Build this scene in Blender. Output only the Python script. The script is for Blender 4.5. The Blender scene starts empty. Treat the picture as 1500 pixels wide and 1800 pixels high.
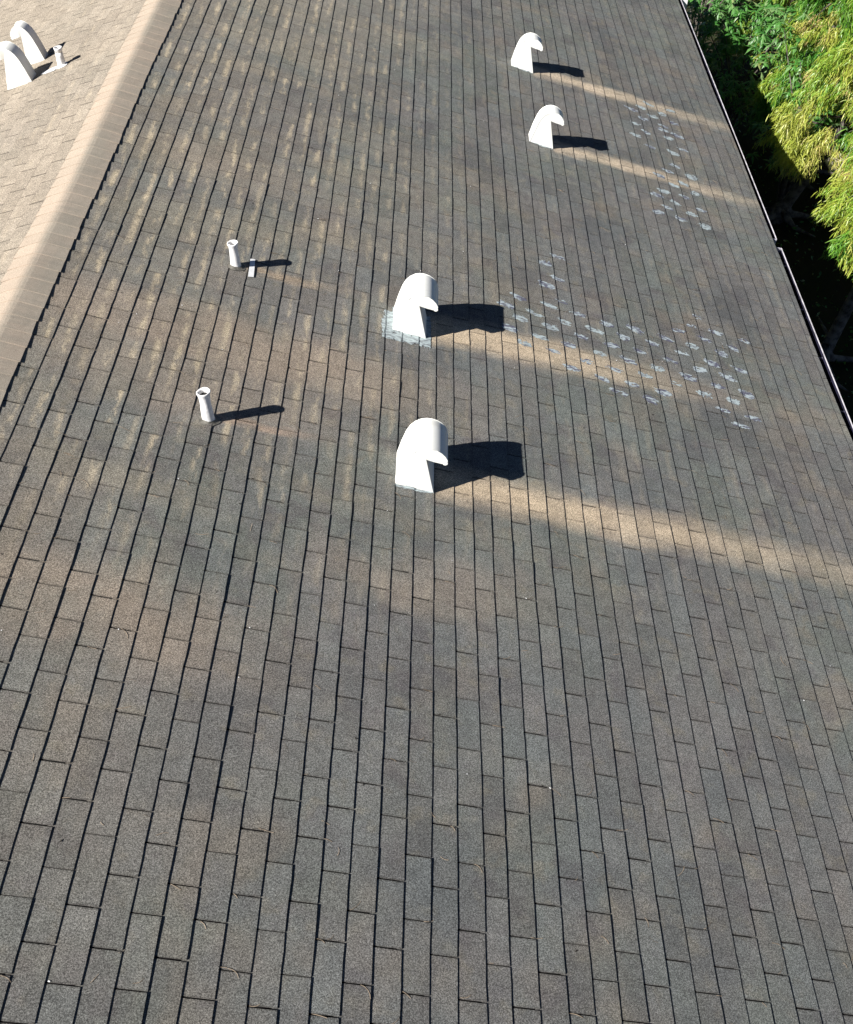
import bpy, math, random
import numpy as np
from mathutils import Vector, Matrix

# ------------------------------------------------------------------ camera, sky, sun, exposure
SC = bpy.context.scene
COL = SC.collection
cam_d = bpy.data.cameras.new('camera'); cam = bpy.data.objects.new('camera', cam_d); COL.objects.link(cam)
cam_d.sensor_fit = 'HORIZONTAL'; cam_d.sensor_width = 36.0; cam_d.lens = 1881.02 / 1500 * 36.0
cam_d.clip_start = 0.05; cam_d.clip_end = 600
W = Matrix(((0.9999183, 0.0127822, 0.0), (0.0091668, -0.7170897, -0.6969207), (-0.0089082, 0.6968637, -0.7171482)))
M3 = W.transposed() @ Matrix(((1, 0, 0), (0, -1, 0), (0, 0, -1)))
M4 = M3.to_4x4(); M4.translation = Vector((2.59335, -2.72983, 3.78852)); cam.matrix_world = M4
SC.camera = cam

SUN = Vector((-0.6526, -0.4428, 0.6148)).normalized()
world = bpy.data.worlds.new('World'); SC.world = world; world.use_nodes = True
wn = world.node_tree.nodes; wl = world.node_tree.links; wn.clear()
sky = wn.new('ShaderNodeTexSky'); sky.sky_type = 'NISHITA'; sky.sun_disc = False
sky.air_density = 0.27; sky.dust_density = 0.0; sky.sun_elevation = math.asin(SUN.z); sky.sun_rotation = math.atan2(SUN.x, SUN.y)
bg = wn.new('ShaderNodeBackground'); bg.inputs[1].default_value = 0.05
wo = wn.new('ShaderNodeOutputWorld'); wl.new(sky.outputs[0], bg.inputs[0]); wl.new(bg.outputs[0], wo.inputs[0])
sd = bpy.data.lights.new('sun', 'SUN'); sd.energy = 5.0; sd.angle = math.radians(0.5); sd.color = (1.0, 0.97, 0.92)
so = bpy.data.objects.new('sun', sd); COL.objects.link(so); so.rotation_euler = SUN.to_track_quat('Z', 'Y').to_euler()
SC.view_settings.view_transform = 'Standard'; SC.view_settings.look = 'None'
SC.view_settings.exposure = 1.03; SC.view_settings.gamma = 1.0; SC.view_settings.use_curve_mapping = False

# ------------------------------------------------------------------ helpers
RS = np.random.RandomState(11)
RA = random.Random(5)
PITCH = 0.31419; CS, SN = math.cos(PITCH), math.sin(PITCH)
E = 0.127; TAB = 0.3048; KC = -7.35
EAVE = 6.19; Y0, Y1 = -4.2, 15.4
GZ = -4.7

def tag(o, label=None, cat=None, group=None, kind=None):
    if label: o['label'] = label
    if cat: o['category'] = cat
    if group: o['group'] = group
    if kind: o['kind'] = kind
    return o

def empty(name, loc=(0, 0, 0)):
    o = bpy.data.objects.new(name, None); COL.objects.link(o); o.location = loc; o.empty_display_size = .2
    return o

def mesh_obj(name, V, F, mat, parent=None, smooth=False, attrs=None, mats=None, fm=None):
    """V list/array of verts, F list of faces -> one linked object; verts given in world space"""
    me = bpy.data.meshes.new(name)
    V = np.asarray(V, dtype=np.float32)
    me.from_pydata(V.tolist(), [], [list(f) for f in F]) if len(F) < 4000 else fast_mesh(me, V, F)
    if attrs:
        for k, a in attrs.items():
            at = me.attributes.new(k, 'FLOAT', 'POINT'); at.data.foreach_set('value', np.asarray(a, dtype=np.float32))
    for m in (mats or [mat]): me.materials.append(m)
    if fm is not None: me.polygons.foreach_set('material_index', fm)
    if smooth: me.polygons.foreach_set('use_smooth', [True] * len(me.polygons))
    me.update()
    o = bpy.data.objects.new(name, me); COL.objects.link(o)
    if parent:
        o.parent = parent
        if parent.type == 'EMPTY' or True:
            o.matrix_parent_inverse = Matrix.Translation(-Vector(PLOC(parent)))
    return o

def PLOC(o):
    if o.type != 'EMPTY': return Vector((0, 0, 0))
    return Vector(o.location) + (PLOC(o.parent) if o.parent else Vector((0, 0, 0)))

def fast_mesh(me, V, F):
    F = np.asarray(F, dtype=np.int32); n, k = F.shape
    me.vertices.add(len(V)); me.vertices.foreach_set('co', V.ravel())
    me.loops.add(n * k); me.loops.foreach_set('vertex_index', F.ravel())
    me.polygons.add(n); me.polygons.foreach_set('loop_start', np.arange(n, dtype=np.int32) * k)
    me.polygons.foreach_set('loop_total', np.full(n, k, dtype=np.int32))
    me.update(calc_edges=True); me.validate(); me.polygons.foreach_set('use_smooth', [False] * n)

def box(x0, x1, y0, y1, z0, z1):
    V = [(x0, y0, z0), (x1, y0, z0), (x1, y1, z0), (x0, y1, z0), (x0, y0, z1), (x1, y0, z1), (x1, y1, z1), (x0, y1, z1)]
    F = [(0, 3, 2, 1), (4, 5, 6, 7), (0, 1, 5, 4), (1, 2, 6, 5), (2, 3, 7, 6), (3, 0, 4, 7)]
    return V, F

def RP(u, s, n, side=1):
    """roof coordinates (along the ridge, down the slope, off the slope) -> world"""
    return (side * (s * CS + n * SN), u, -s * SN + n * CS)

# ------------------------------------------------------------------ node helpers
class N:
    def __init__(self, name):
        self.m = bpy.data.materials.new(name); self.m.use_nodes = True
        self.t = self.m.node_tree; self.n = self.t.nodes; self.l = self.t.links; self.n.clear()
        self.out = self.n.new('ShaderNodeOutputMaterial'); self.b = self.n.new('ShaderNodeBsdfPrincipled')
        self.l.new(self.b.outputs[0], self.out.inputs[0])
    def put(self, sock, v):
        if hasattr(v, 'links'): self.l.new(v, sock)
        else: sock.default_value = v
    def math(self, op, a, b=0.0, c=0.0, clamp=False):
        x = self.n.new('ShaderNodeMath'); x.operation = op; x.use_clamp = clamp
        self.put(x.inputs[0], a); self.put(x.inputs[1], b); self.put(x.inputs[2], c); return x.outputs[0]
    def smooth(self, v, a, b, lo=0.0, hi=1.0):
        x = self.n.new('ShaderNodeMapRange'); x.interpolation_type = 'SMOOTHSTEP'
        self.put(x.inputs[0], v)
        x.inputs[1].default_value = a; x.inputs[2].default_value = b; x.inputs[3].default_value = lo; x.inputs[4].default_value = hi
        return x.outputs[0]
    def noise(self, vec, scale, detail=3, rough=0.5):
        x = self.n.new('ShaderNodeTexNoise'); x.inputs['Scale'].default_value = scale
        x.inputs['Detail'].default_value = detail; x.inputs['Roughness'].default_value = rough
        if vec is not None: self.l.new(vec, x.inputs['Vector'])
        return x.outputs['Fac']
    def scale(self, vec, s):
        x = self.n.new('ShaderNodeVectorMath'); x.operation = 'MULTIPLY'; self.l.new(vec, x.inputs[0]); x.inputs[1].default_value = s
        return x.outputs[0]
    def mix(self, f, a, b, mode='MIX'):
        x = self.n.new('ShaderNodeMix'); x.data_type = 'RGBA'; x.blend_type = mode
        self.put(x.inputs[0], f)
        for i, v in ((6, a), (7, b)):
            if hasattr(v, 'links'): self.l.new(v, x.inputs[i])
            else: x.inputs[i].default_value = (*v, 1)
        return x.outputs[2]
    def attr(self, name):
        x = self.n.new('ShaderNodeAttribute'); x.attribute_name = name; return x.outputs['Fac']
    def pos(self):
        return self.n.new('ShaderNodeNewGeometry').outputs['Position']
    def bump(self, h, strength, dist):
        x = self.n.new('ShaderNodeBump'); x.inputs['Strength'].default_value = strength; x.inputs['Distance'].default_value = dist
        self.l.new(h, x.inputs['Height']); self.l.new(x.outputs[0], self.b.inputs['Normal'])
    def base(self, c, rough=.9, spec=.2, metal=0.0):
        if hasattr(c, 'links'): self.l.new(c, self.b.inputs['Base Color'])
        else: self.b.inputs['Base Color'].default_value = (*c, 1)
        self.put(self.b.inputs['Roughness'], rough); self.b.inputs['Specular IOR Level'].default_value = spec
        self.b.inputs['Metallic'].default_value = metal
        return self.m

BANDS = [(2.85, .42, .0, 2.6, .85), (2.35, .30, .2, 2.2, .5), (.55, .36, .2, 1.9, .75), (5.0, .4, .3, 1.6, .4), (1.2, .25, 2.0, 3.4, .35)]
def shingle_material(left=False):
    g = N('left_slope_shingle' if left else 'asphalt_shingle')
    P = g.pos()
    sep = g.n.new('ShaderNodeSeparateXYZ'); g.l.new(P, sep.inputs[0])
    y = sep.outputs[1]; s = g.math('DIVIDE', sep.outputs[0], CS)
    fu = g.attr('fu'); rnd = g.attr('rnd'); fs = g.attr('fs'); smear = g.attr('smear')
    big = g.noise(P, 0.9, 3, .55); mid = g.noise(P, 3.2, 3, .6); fine = g.noise(P, 14, 3, .6)
    # weathered granule colours
    c = g.mix(g.smooth(big, .38, .62), (.124, .133, .120), (.134, .129, .124))
    c = g.mix(g.smooth(mid, .42, .70), c, (.128, .131, .127))
    off = g.n.new('ShaderNodeVectorMath'); off.operation = 'ADD'; g.l.new(P, off.inputs[0]); off.inputs[1].default_value = (7.3, 3.1, 2.2)
    c = g.mix(g.smooth(g.noise(off.outputs[0], 2.1, 2, .5), .52, .72, 0, .55), c, (.178, .150, .122))
    c = g.mix(g.smooth(g.noise(off.outputs[0], 1.3, 4, .6), .50, .68, 0, .75), c, (.090, .092, .094))
    c = g.mix(g.smooth(g.noise(off.outputs[0], 4.6, 3, .6), .52, .70, 0, .55), c, (.094, .086, .090))
    c = g.mix(g.smooth(g.noise(off.outputs[0], 6.5, 3, .6), .54, .72, 0, .55), c, (.165, .150, .118))
    # a tone of its own for every tab
    c = g.mix(g.smooth(rnd, 0, 1, 0, 1), c, (.150, .150, .150)) if False else c
    hue = g.math('FRACT', g.math('MULTIPLY', rnd, 7.31))
    c = g.mix(g.smooth(hue, .6, 1.0, 0, .34), c, (.126, .143, .142))
    c = g.mix(g.smooth(hue, .0, .3, .16, 0), c, (.158, .138, .126))
    br = g.math('MULTIPLY_ADD', rnd, .18, .91)
    br = g.math('MULTIPLY', br, g.smooth(fine, .25, .75, .90, 1.10))
    # broad paler bands on the upper left part of the slope and a darker near end
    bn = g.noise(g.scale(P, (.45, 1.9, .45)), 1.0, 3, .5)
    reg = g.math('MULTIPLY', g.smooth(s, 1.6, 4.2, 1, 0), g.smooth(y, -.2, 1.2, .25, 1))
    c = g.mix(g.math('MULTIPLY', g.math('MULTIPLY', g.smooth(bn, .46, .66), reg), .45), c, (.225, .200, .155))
    if not left:
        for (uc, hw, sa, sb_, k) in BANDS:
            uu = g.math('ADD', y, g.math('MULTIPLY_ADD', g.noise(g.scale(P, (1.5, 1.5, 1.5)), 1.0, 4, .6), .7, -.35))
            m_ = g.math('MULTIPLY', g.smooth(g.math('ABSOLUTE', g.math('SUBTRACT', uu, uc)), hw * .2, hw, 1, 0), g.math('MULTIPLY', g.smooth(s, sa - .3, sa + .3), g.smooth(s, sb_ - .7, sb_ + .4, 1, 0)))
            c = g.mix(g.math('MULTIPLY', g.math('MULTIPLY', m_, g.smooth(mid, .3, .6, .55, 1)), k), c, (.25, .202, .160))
    c = g.mix(g.smooth(y, -1.4, .9, .24, 0), c, (.085, .088, .086))
    # pale streaky band on the lower half of the tabs near the ridge
    stre = g.noise(g.scale(P, (16, 5.0, 16)), 1.0, 3, .6)
    ridge = g.smooth(s, .3, 3.4, 1, .12)
    far = g.smooth(y, .2, 2.6, .05, 1)
    band = g.math('MULTIPLY', g.smooth(fs, .38, .68), g.smooth(fs, .76, .93, 1, 0))
    band = g.math('MULTIPLY', band, g.smooth(stre, .42, .66))
    band = g.math('MULTIPLY', band, g.math('MULTIPLY', ridge, far))
    band = g.math('MULTIPLY', band, g.math('MULTIPLY', smear, 1.25), clamp=True)
    c = g.mix(g.math('MULTIPLY', band, 1.0, clamp=True), c, (.44, .37, .26))
    # darker strip just below the butt edge above
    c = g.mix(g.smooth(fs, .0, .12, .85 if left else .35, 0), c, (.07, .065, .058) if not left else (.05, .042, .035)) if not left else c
    # bleached near the ridge and toward the far ridge end
    rn = g.smooth(s, .05, 2.6, .42, 0)
    c = g.mix(g.math('MULTIPLY', rn, g.smooth(big, .3, .7, .4, 1)), c, (.26, .22, .17))
    c = g.mix(g.math('MULTIPLY', g.smooth(y, 5.5, 11, 0, .40), g.smooth(s, 1.0, 3.2, 1, 0)), c, (.34, .31, .25))
    # clean tan strips washed down the slope below the metal vents
    wob = g.math('ADD', g.math('MULTIPLY_ADD', g.noise(g.scale(P, (2.2, 7, 2.2)), 1.0, 4, .65), .22, -.11), g.math('MULTIPLY_ADD', rnd, .036, -.018))
    def wash(u0, u1, s0, drift, k, colr, length, end, soft=.05):
        nonlocal c
        d = g.math('SUBTRACT', s, s0)
        cu = g.math('MULTIPLY_ADD', d, drift, (u0 + u1) / 2)
        a = g.math('ABSOLUTE', g.math('SUBTRACT', g.math('ADD', y, wob), cu))
        hw = (u1 - u0) / 2
        across = g.smooth(a, hw - soft, hw + soft, 1, 0)
        along = g.math('MULTIPLY', g.smooth(d, -.02, .03), g.smooth(d, .3, length, 1, end))
        f = g.math('MULTIPLY', g.math('MULTIPLY', across, along), g.math('MULTIPLY', g.smooth(mid, .3, .6, .84, 1), g.math('MULTIPLY_ADD', hue, .14, .86)))
        c = g.mix(g.math('MULTIPLY', f, k, clamp=True), c, colr)
    if not left:
        wash(1.94, 2.18, 2.71, .015, .95, (.50, .395, .275), 4.0, .22, .13)
        wash(3.47, 3.76, 2.64, .055, .95, (.50, .395, .275), 2.8, .10, .10)
        wash(7.04, 7.21, 3.89, .060, .90, (.52, .42, .305), 3.0, .20, .085)
        wash(8.63, 8.82, 3.77, .085, .90, (.52, .42, .305), 3.0, .20, .085)
        wash(3.68, 3.75, 1.29, .06, .75, (.34, .26, .18), .8, .05, .05)
        wash(2.11, 2.17, 1.32, .02, .70, (.36, .26, .19), .75, .05, .04)
    else:
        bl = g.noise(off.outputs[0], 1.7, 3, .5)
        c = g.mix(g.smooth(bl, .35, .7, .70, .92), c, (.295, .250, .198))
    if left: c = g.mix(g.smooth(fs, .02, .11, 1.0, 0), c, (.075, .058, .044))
    # darker edge along the tab ends, making the joint lines stronger
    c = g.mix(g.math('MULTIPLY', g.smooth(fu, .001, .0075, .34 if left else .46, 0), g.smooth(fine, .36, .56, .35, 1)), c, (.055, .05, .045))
    # granules
    gr = g.noise(P, 290, 2, .8); gr2 = g.noise(P, 150, 2, .75)
    gm = g.math('MULTIPLY', g.smooth(gr, .30, .72, .40, 1.75), g.smooth(gr2, .32, .68, .56, 1.50))
    tot = g.math('MULTIPLY', gm, br)
    v = g.n.new('ShaderNodeCombineXYZ')
    for i in range(3): g.l.new(tot, v.inputs[i])
    c = g.mix(1.0, c, v.outputs[0], 'MULTIPLY')
    g.bump(gr, .35, .003)
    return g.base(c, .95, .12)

def plain(name, col, rough=.6, spec=.3, var=.08, sc=20, metal=0, col2=None):
    g = N(name); nz = g.noise(g.pos(), sc, 4, .6)
    c2 = col2 or tuple(x * (1 - var * 2.2) for x in col)
    return g.base(g.mix(g.smooth(nz, .35, .7), col, c2), rough, spec, metal)

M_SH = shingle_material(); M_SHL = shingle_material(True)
M_DECK = plain('granule_backing', (.022, .021, .020), .95, .1, .2, 60)
def white_metal():
    g = N('weathered_white_metal'); P = g.pos()
    a = g.noise(g.scale(P, (8, 8, 2.2)), 1.0, 4, .6); b = g.noise(P, 45, 3, .6)
    c = g.mix(g.smooth(a, .52, .80, 0, .65), (.80, .80, .76), (.60, .595, .53))
    c = g.mix(g.smooth(b, .60, .75, 0, .35), c, (.50, .49, .44))
    return g.base(c, .5, .35)
M_VENT = white_metal()
M_VENT_DARK = plain('vent_throat', (.10, .10, .10), .8, .2)
M_LEAD = plain('white_painted_lead', (.82, .81, .80), .55, .3, .10, 30)
M_PIPEIN = plain('pipe_bore', (.03, .03, .03), .9, .1)
def sealant(name, pale, dark, sc, lo, hi):
    g = N(name); P = g.pos(); a = g.noise(g.scale(P, (1.0, 2.6, 1.0)), sc, 4, .65)
    return g.base(g.mix(g.smooth(a, lo, hi), dark, pale), .6, .3)
M_SEAL = sealant('smeared_roof_sealant', (.37, .425, .445), (.10, .10, .135), 16, .44, .56)
M_SEAL2 = sealant('pale_roof_sealant', (.38, .445, .455), (.15, .16, .175), 22, .34, .60)
M_WHITE = plain('white_plastic', (.8, .8, .8), .45, .4, .05)
M_GUT = plain('gutter_metal', (.50, .49, .56), .4, .5, .15, 9)
M_LIP = plain('worn_gutter_lip', (.60, .58, .62), .5, .3, .2, 14)
M_HANG = plain('tarnished_hanger', (.12, .115, .16), .6, .3, .2, 14)
M_GUTIN = plain('dark_gutter_inside', (.020, .019, .042), .8, .2, .35, 14)  # dark bluish colour for the inside of the trough
M_WALL = plain('painted_siding', (.45, .42, .36), .8, .2, .1, 6)
M_FASC = plain('fascia_paint', (.24, .22, .22), .7, .2, .1, 6)

# ------------------------------------------------------------------ ground
gg = N('ground_soil'); P_ = gg.pos()
gc = gg.mix(gg.smooth(gg.noise(P_, .8, 5, .6), .4, .65), (.022, .026, .012), (.034, .028, .018))
gc = gg.mix(gg.smooth(gg.noise(P_, 9, 5, .7), .5, .75), gc, (.022, .035, .012))
M_GROUND = gg.base(gc, .95, .1)
def ground_sheet():
    V = []; F = []
    xs = np.concatenate([np.linspace(-300, -12, 10), np.linspace(-10, 30, 60), np.linspace(34, 300, 10)])
    ys = np.concatenate([np.linspace(-300, -12, 10), np.linspace(-10, 40, 70), np.linspace(45, 300, 10)])
    for j, yy in enumerate(ys):
        for i, xx in enumerate(xs):
            z = GZ + .04 * math.sin(xx * 1.3 + yy * .7) + .03 * math.sin(yy * 2.1 - xx)
            V.append((xx, yy, z))
    n = len(xs)
    for j in range(len(ys) - 1):
        for i in range(n - 1): a = j * n + i; F.append((a, a + 1, a + n + 1, a + n))
    o = mesh_obj('ground', V, F, M_GROUND); tag(o, kind='structure'); return o
ground_sheet()

# ------------------------------------------------------------------ house and roof
house = empty('house', (0, 0, GZ))
tag(house, 'house under a weathered grey brown asphalt shingle roof with a ridge along its left side', 'house')

def add(name, V, F, mat, parent=house, **k):
    return mesh_obj(name, V, F, mat, parent, **k)

# walls and roof body
V, F = box(-5.45, 5.45, Y0 + .35, Y1 - .35, GZ, -1.98); add('wall', V, F, M_WALL)
def roof_body():
    n0 = -.035; t = -.16
    prof = [RP(0, EAVE - .02, n0, -1), RP(0, 0, n0), RP(0, EAVE - .02, n0), RP(0, EAVE - .02, t), RP(0, 0, t), RP(0, EAVE - .02, t, -1)]
    pts = [(p[0], p[2]) for p in prof]; pts[1] = (0, n0 / CS); pts[4] = (0, t / CS)
    V = [(x, Y0 + .02, z) for x, z in pts] + [(x, Y1 - .02, z) for x, z in pts]
    F = [(0, 1, 7, 6), (1, 2, 8, 7), (2, 3, 9, 8), (3, 4, 10, 9), (4, 5, 11, 10), (5, 0, 6, 11), (0, 5, 4, 1), (1, 4, 3, 2), (6, 7, 10, 11), (7, 8, 9, 10)]
    add('roof_deck', V, F, M_DECK)
roof_body()
def underlay(side):
    us_ = np.linspace(Y0 + .01, Y1 - .01, 150); ss_ = np.linspace(0, EAVE - .015, 60)
    V = [RP(u, s, -.0012 + .006 * math.sin(u * 1.1 + s * .9) + .004 * math.sin(u * 2.3 - s * 2.1 + 1) + .002 * math.sin(s * 6 + u * .4), side) for u in us_ for s in ss_]
    F = []
    for i in range(149):
        for j in range(59):
            a = i * 60 + j; q = (a, a + 60, a + 61, a + 1); F.append(q[::-1] if side == 1 else q)
    add('underlay', V, F, M_DECK)
underlay(1); underlay(-1)
xe, ze = EAVE * CS, -EAVE * SN
for yy, nm in ((Y0 + .35, 'gable_wall'), (Y1 - .35, 'gable_wall')):
    V = [(-5.45, yy - .05, -1.979), (5.45, yy - .05, -1.979), (0, yy - .05, -.20), (-5.45, yy + .05, -1.979), (5.45, yy + .05, -1.979), (0, yy + .05, -.20)]
    add(nm, V, [(0, 1, 2), (5, 4, 3), (0, 3, 4, 1), (1, 4, 5, 2), (2, 5, 3, 0)], M_WALL)
for sgn in (1, -1):
    a, b = sorted((sgn * (xe - .022), sgn * (xe - .042)))
    V, F = box(a, b, Y0 + .02, Y1 - .02, ze - .21, ze - .012); add('fascia', V, F, M_FASC)
    a, b = sorted((sgn * 5.45, sgn * (xe - .042)))
    V, F = box(a, b, Y0 + .02, Y1 - .02, ze - .21, ze - .195); add('soffit', V, F, M_WALL)

# measured wander of the courses: rows of offsets (mm) at three stations along the ridge
ST = {
 0: (.0211, -.720, 0, [-9.2,-4.0,-3.6,1.5,-.7,-2.3,0,5.6,7.4,1.9,1.4,2,1.5,2.4,2.7,2.2,5,-9.1,-7.1,-1.7,-4.3,-5,-1.4,-.7,1.7,-1.4,.8,4,7.9,8.3,6.8,11,13.7]),
 1: (.0358, .810, -3, [-7,-5.7,-3.6,1.1,1.1,3.6,7,8.9,9.4,10.6,9.9,12.4,4.8,2.7,5.7,4.5,4.4,3.1,1.9,-1.1,-9.3,-5.7,-8.4,-9.1,-10.4,-9.7,-12.5,-12.9,-14.2,-14.7,-15,-9,-6.5,-6.5,-2.7,2.7,2.7,1.4,-1.5,2.2,-4.8,-12.2]),
 2: (.0750, 4.876, -5, [-8.3,-8.9,-5.9,-6.4,-5.1,.3,2.3,2.1,4.4,7,4.6,7.1,4.2,8.3,5.7,1,3.7,3.3,-1.5,1.4,.7,-.5,-1.2,-1.5,-4.2,-6,-4.7,.6,-1.6,-6.8,-5.1,-6.4,-3.9,6,1.5,4.9,8.2,10.1,4.1,9.8,.1,-2.9,8.6,11.7,6.6,13.4,1.6])}
def offs(k):
    us_, os_ = [], []
    for i in range(3):
        a, b, k0, L = ST[i]; us_.append(a * k + b); os_.append(L[min(max(k - k0, 0), len(L) - 1)] * .001)
    return us_, os_
OFF = {k: offs(k) for k in range(-9, 46)}
WOB = {k: (RS.rand(4) * 6.28, RS.uniform(.5, 1.4, 4)) for k in range(-60, 60)}
def line_s(k, u, side=1):
    u = np.asarray(u, dtype=float)
    ph, am = WOB[k if side == 1 else -k - 5]
    w = .0006 * am[0] * np.sin(u * 9 + ph[0]) + .0005 * am[1] * np.sin(u * 23 + ph[1])
    if side == 1:
        base = (k - KC) * E + np.interp(u, *OFF[k]) + w
        return np.minimum(base, EAVE)
    return (k - KC) * E + .004 * np.sin(k * 1.7) + w
T_TAB = .0070
def wave(u, s):
    return .006 * np.sin(u * 1.1 + s * .9) + .004 * np.sin(u * 2.3 - s * 2.1 + 1) + .002 * np.sin(s * 6 + u * .4)

def tab_geo(k, u0, u1, side, lift0, lift1, nseg=4):
    """one shingle tab of course k (between butt lines k and k+1)"""
    uu = np.linspace(u0, u1, nseg + 1)
    su = line_s(k, uu, side) - .020; sb = line_s(k + 1, uu, side)
    sb = sb + RS.uniform(-.0015, .0015, nseg + 1)
    if sb.min() - su.max() < .05: return None
    f = np.linspace(0, 1, nseg + 1); tb = lift0 * (1 - f) + lift1 * f
    V = []; fs = []; fu = []
    rows = [(su, .0006, 0.0), (su * .55 + sb * .45, None, .42), (sb, tb, 1.0), (sb - .0004, tb - .0042, 1.0)]
    for (ss, nn, fv) in rows:
        for i in range(nseg + 1):
            s_ = ss[i]
            if nn is None: n_ = .0006 + (tb[i] - .0006) * .45
            else: n_ = nn if np.isscalar(nn) else nn[i]
            ui = uu[i]
            if fv > .1 and fv < 1: pass
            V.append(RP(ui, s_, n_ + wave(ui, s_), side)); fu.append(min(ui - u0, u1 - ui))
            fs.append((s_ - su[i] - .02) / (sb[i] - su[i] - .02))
    m = nseg + 1; Fc = []
    for r in range(3):
        for i in range(nseg):
            q = (r * m + i, (r + 1) * m + i, (r + 1) * m + i + 1, r * m + i + 1)
            Fc.append(q if side == 1 else q[::-1])
    # end skirts
    b = len(V)
    for i in (0, nseg):
        for r in range(3):
            x = V[r * m + i]; V.append((x[0] - side * .004 * SN, x[1], x[2] - .004 * CS)); fs.append(fs[r * m + i]); fu.append(0.0)
    for e_, i in ((0, 0), (1, nseg)):
        for r in range(2):
            q = (r * m + i, b + e_ * 3 + r, b + e_ * 3 + r + 1, (r + 1) * m + i)
            if (e_ == 1) != (side == -1): q = q[::-1]
            Fc.append(q)
    return V, Fc, fs, fu

camC = Vector((2.59335, -2.72983, 3.78852))
def to_px(P):
    v = W @ (Vector(P) - camC)
    if v.z <= .01: return None
    return 750 + 1881.02 * v.x / v.z, 900 + 1881.02 * v.y / v.z, v.z

tabs = []
for side in (1, -1):
    kmax = 41 if side == 1 else 40
    for k in range(-7, kmax + 1):
        par = (k % 2)
        ph = .075 if par == 0 else .525
        if side == -1: ph = (.18 if par == 0 else .68)
        ph += .03 * math.sin(k * 2.4) * .5
        j0 = int(Y0 / TAB) - 2; j1 = int(Y1 / TAB) + 2
        # slot widths: every third joint is a butt joint between strips
        third = RS.randint(0, 3)
        cuts = []
        for j in range(j0, j1 + 1):
            w = RS.uniform(.0062, .0098) if (j + third) % 3 else RS.uniform(.0035, .0075)
            w *= 1.0 if side == 1 else 1.25
            cuts.append(((j + ph) * TAB + RS.uniform(-.006, .006), w))
        lift_course = RS.uniform(-.0006, .0008)
        for (a, wa), (b, wb) in zip(cuts[:-1], cuts[1:]):
            u0 = max(a + wa / 2, Y0); u1 = min(b - wb / 2, Y1)
            if u1 - u0 < .03: continue
            l0 = T_TAB + lift_course + RS.uniform(-.0007, .0009); l1 = T_TAB + lift_course + RS.uniform(-.0007, .0009)
            if RS.rand() < .06: l1 += RS.uniform(.001, .003)
            if side == 1 and k < 12 and RS.rand() < .3: l1 += RS.uniform(.0005, .002)
            g = tab_geo(k, u0, u1, side, l0, l1)
            if g is None: continue
            mid = RP((u0 + u1) / 2, (k + .5 - KC) * E, .003, side)
            q = to_px(mid); vis = q is not None and -40 < q[0] < 1540 and -40 < q[1] < 1840 and k >= -6
            size = 1e9
            if vis:
                pa = to_px(RP(u0, (k - KC) * E, .003, side)); pb = to_px(RP(u1, (k + 1 - KC) * E, .003, side))
                pc = to_px(RP(u1, (k - KC) * E, .003, side))
                size = -abs((pb[0] - pa[0]) * (pc[1] - pa[1]) - (pb[1] - pa[1]) * (pc[0] - pa[0]))
                if side == -1: size = 1e8
            tabs.append((size, side, g, RS.rand(), RS.uniform(.25, 1.0) if RS.rand() < .8 else .1))
tabs.sort(key=lambda t: t[0])
def joined(ts):
    Vs = []; Fs = []; fs = []; fu = []; rn = []; sm = []; b = 0
    for t in ts:
        V, Fc, f, f2 = t[2]; fu += f2
        Vs += V; Fs += [tuple(i + b for i in q) for q in Fc]; fs += f; rn += [t[3]] * len(V); sm += [t[4]] * len(V); b += len(V)
    return Vs, Fs, dict(fs=fs, fu=fu, rnd=rn, smear=sm)
for t in tabs[:300]:
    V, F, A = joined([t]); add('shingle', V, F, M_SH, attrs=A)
rest = tabs[300:]
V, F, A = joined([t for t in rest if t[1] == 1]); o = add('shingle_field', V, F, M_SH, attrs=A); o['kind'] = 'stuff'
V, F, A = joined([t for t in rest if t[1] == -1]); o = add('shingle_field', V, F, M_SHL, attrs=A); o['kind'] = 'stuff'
o['label'] = 'paler sunlit shingles on the far side of the ridge'

# ridge cap pieces
M_CAP = None
def cap_material():
    g = N('ridge_cap_shingle'); P = g.pos(); rnd = g.attr('rnd')
    a = g.noise(g.scale(P, (3, 1.2, 3)), 1, 3, .6); b = g.noise(g.scale(P, (3.0, 26, 3.0)), 1, 3, .6)
    c = g.mix(g.smooth(a, .35, .65), (.33, .29, .235), (.36, .30, .24))
    c = g.mix(g.smooth(b, .4, .7, 0, .5), c, (.26, .235, .195))
    sep = g.n.new('ShaderNodeSeparateXYZ'); g.l.new(P, sep.inputs[0])
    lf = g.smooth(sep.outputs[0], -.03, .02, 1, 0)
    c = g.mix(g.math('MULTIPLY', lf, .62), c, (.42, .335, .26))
    gr = g.noise(P, 300, 2, .8)
    tot = g.math('MULTIPLY', g.smooth(gr, .28, .74, .6, 1.5), g.math('MULTIPLY_ADD', rnd, .08, .96))
    v = g.n.new('ShaderNodeCombineXYZ')
    for i in range(3): g.l.new(tot, v.inputs[i])
    g.bump(gr, .35, .003)
    return g.base(g.mix(1.0, c, v.outputs[0], 'MULTIPLY'), .95, .12)
M_CAP = cap_material()
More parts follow.
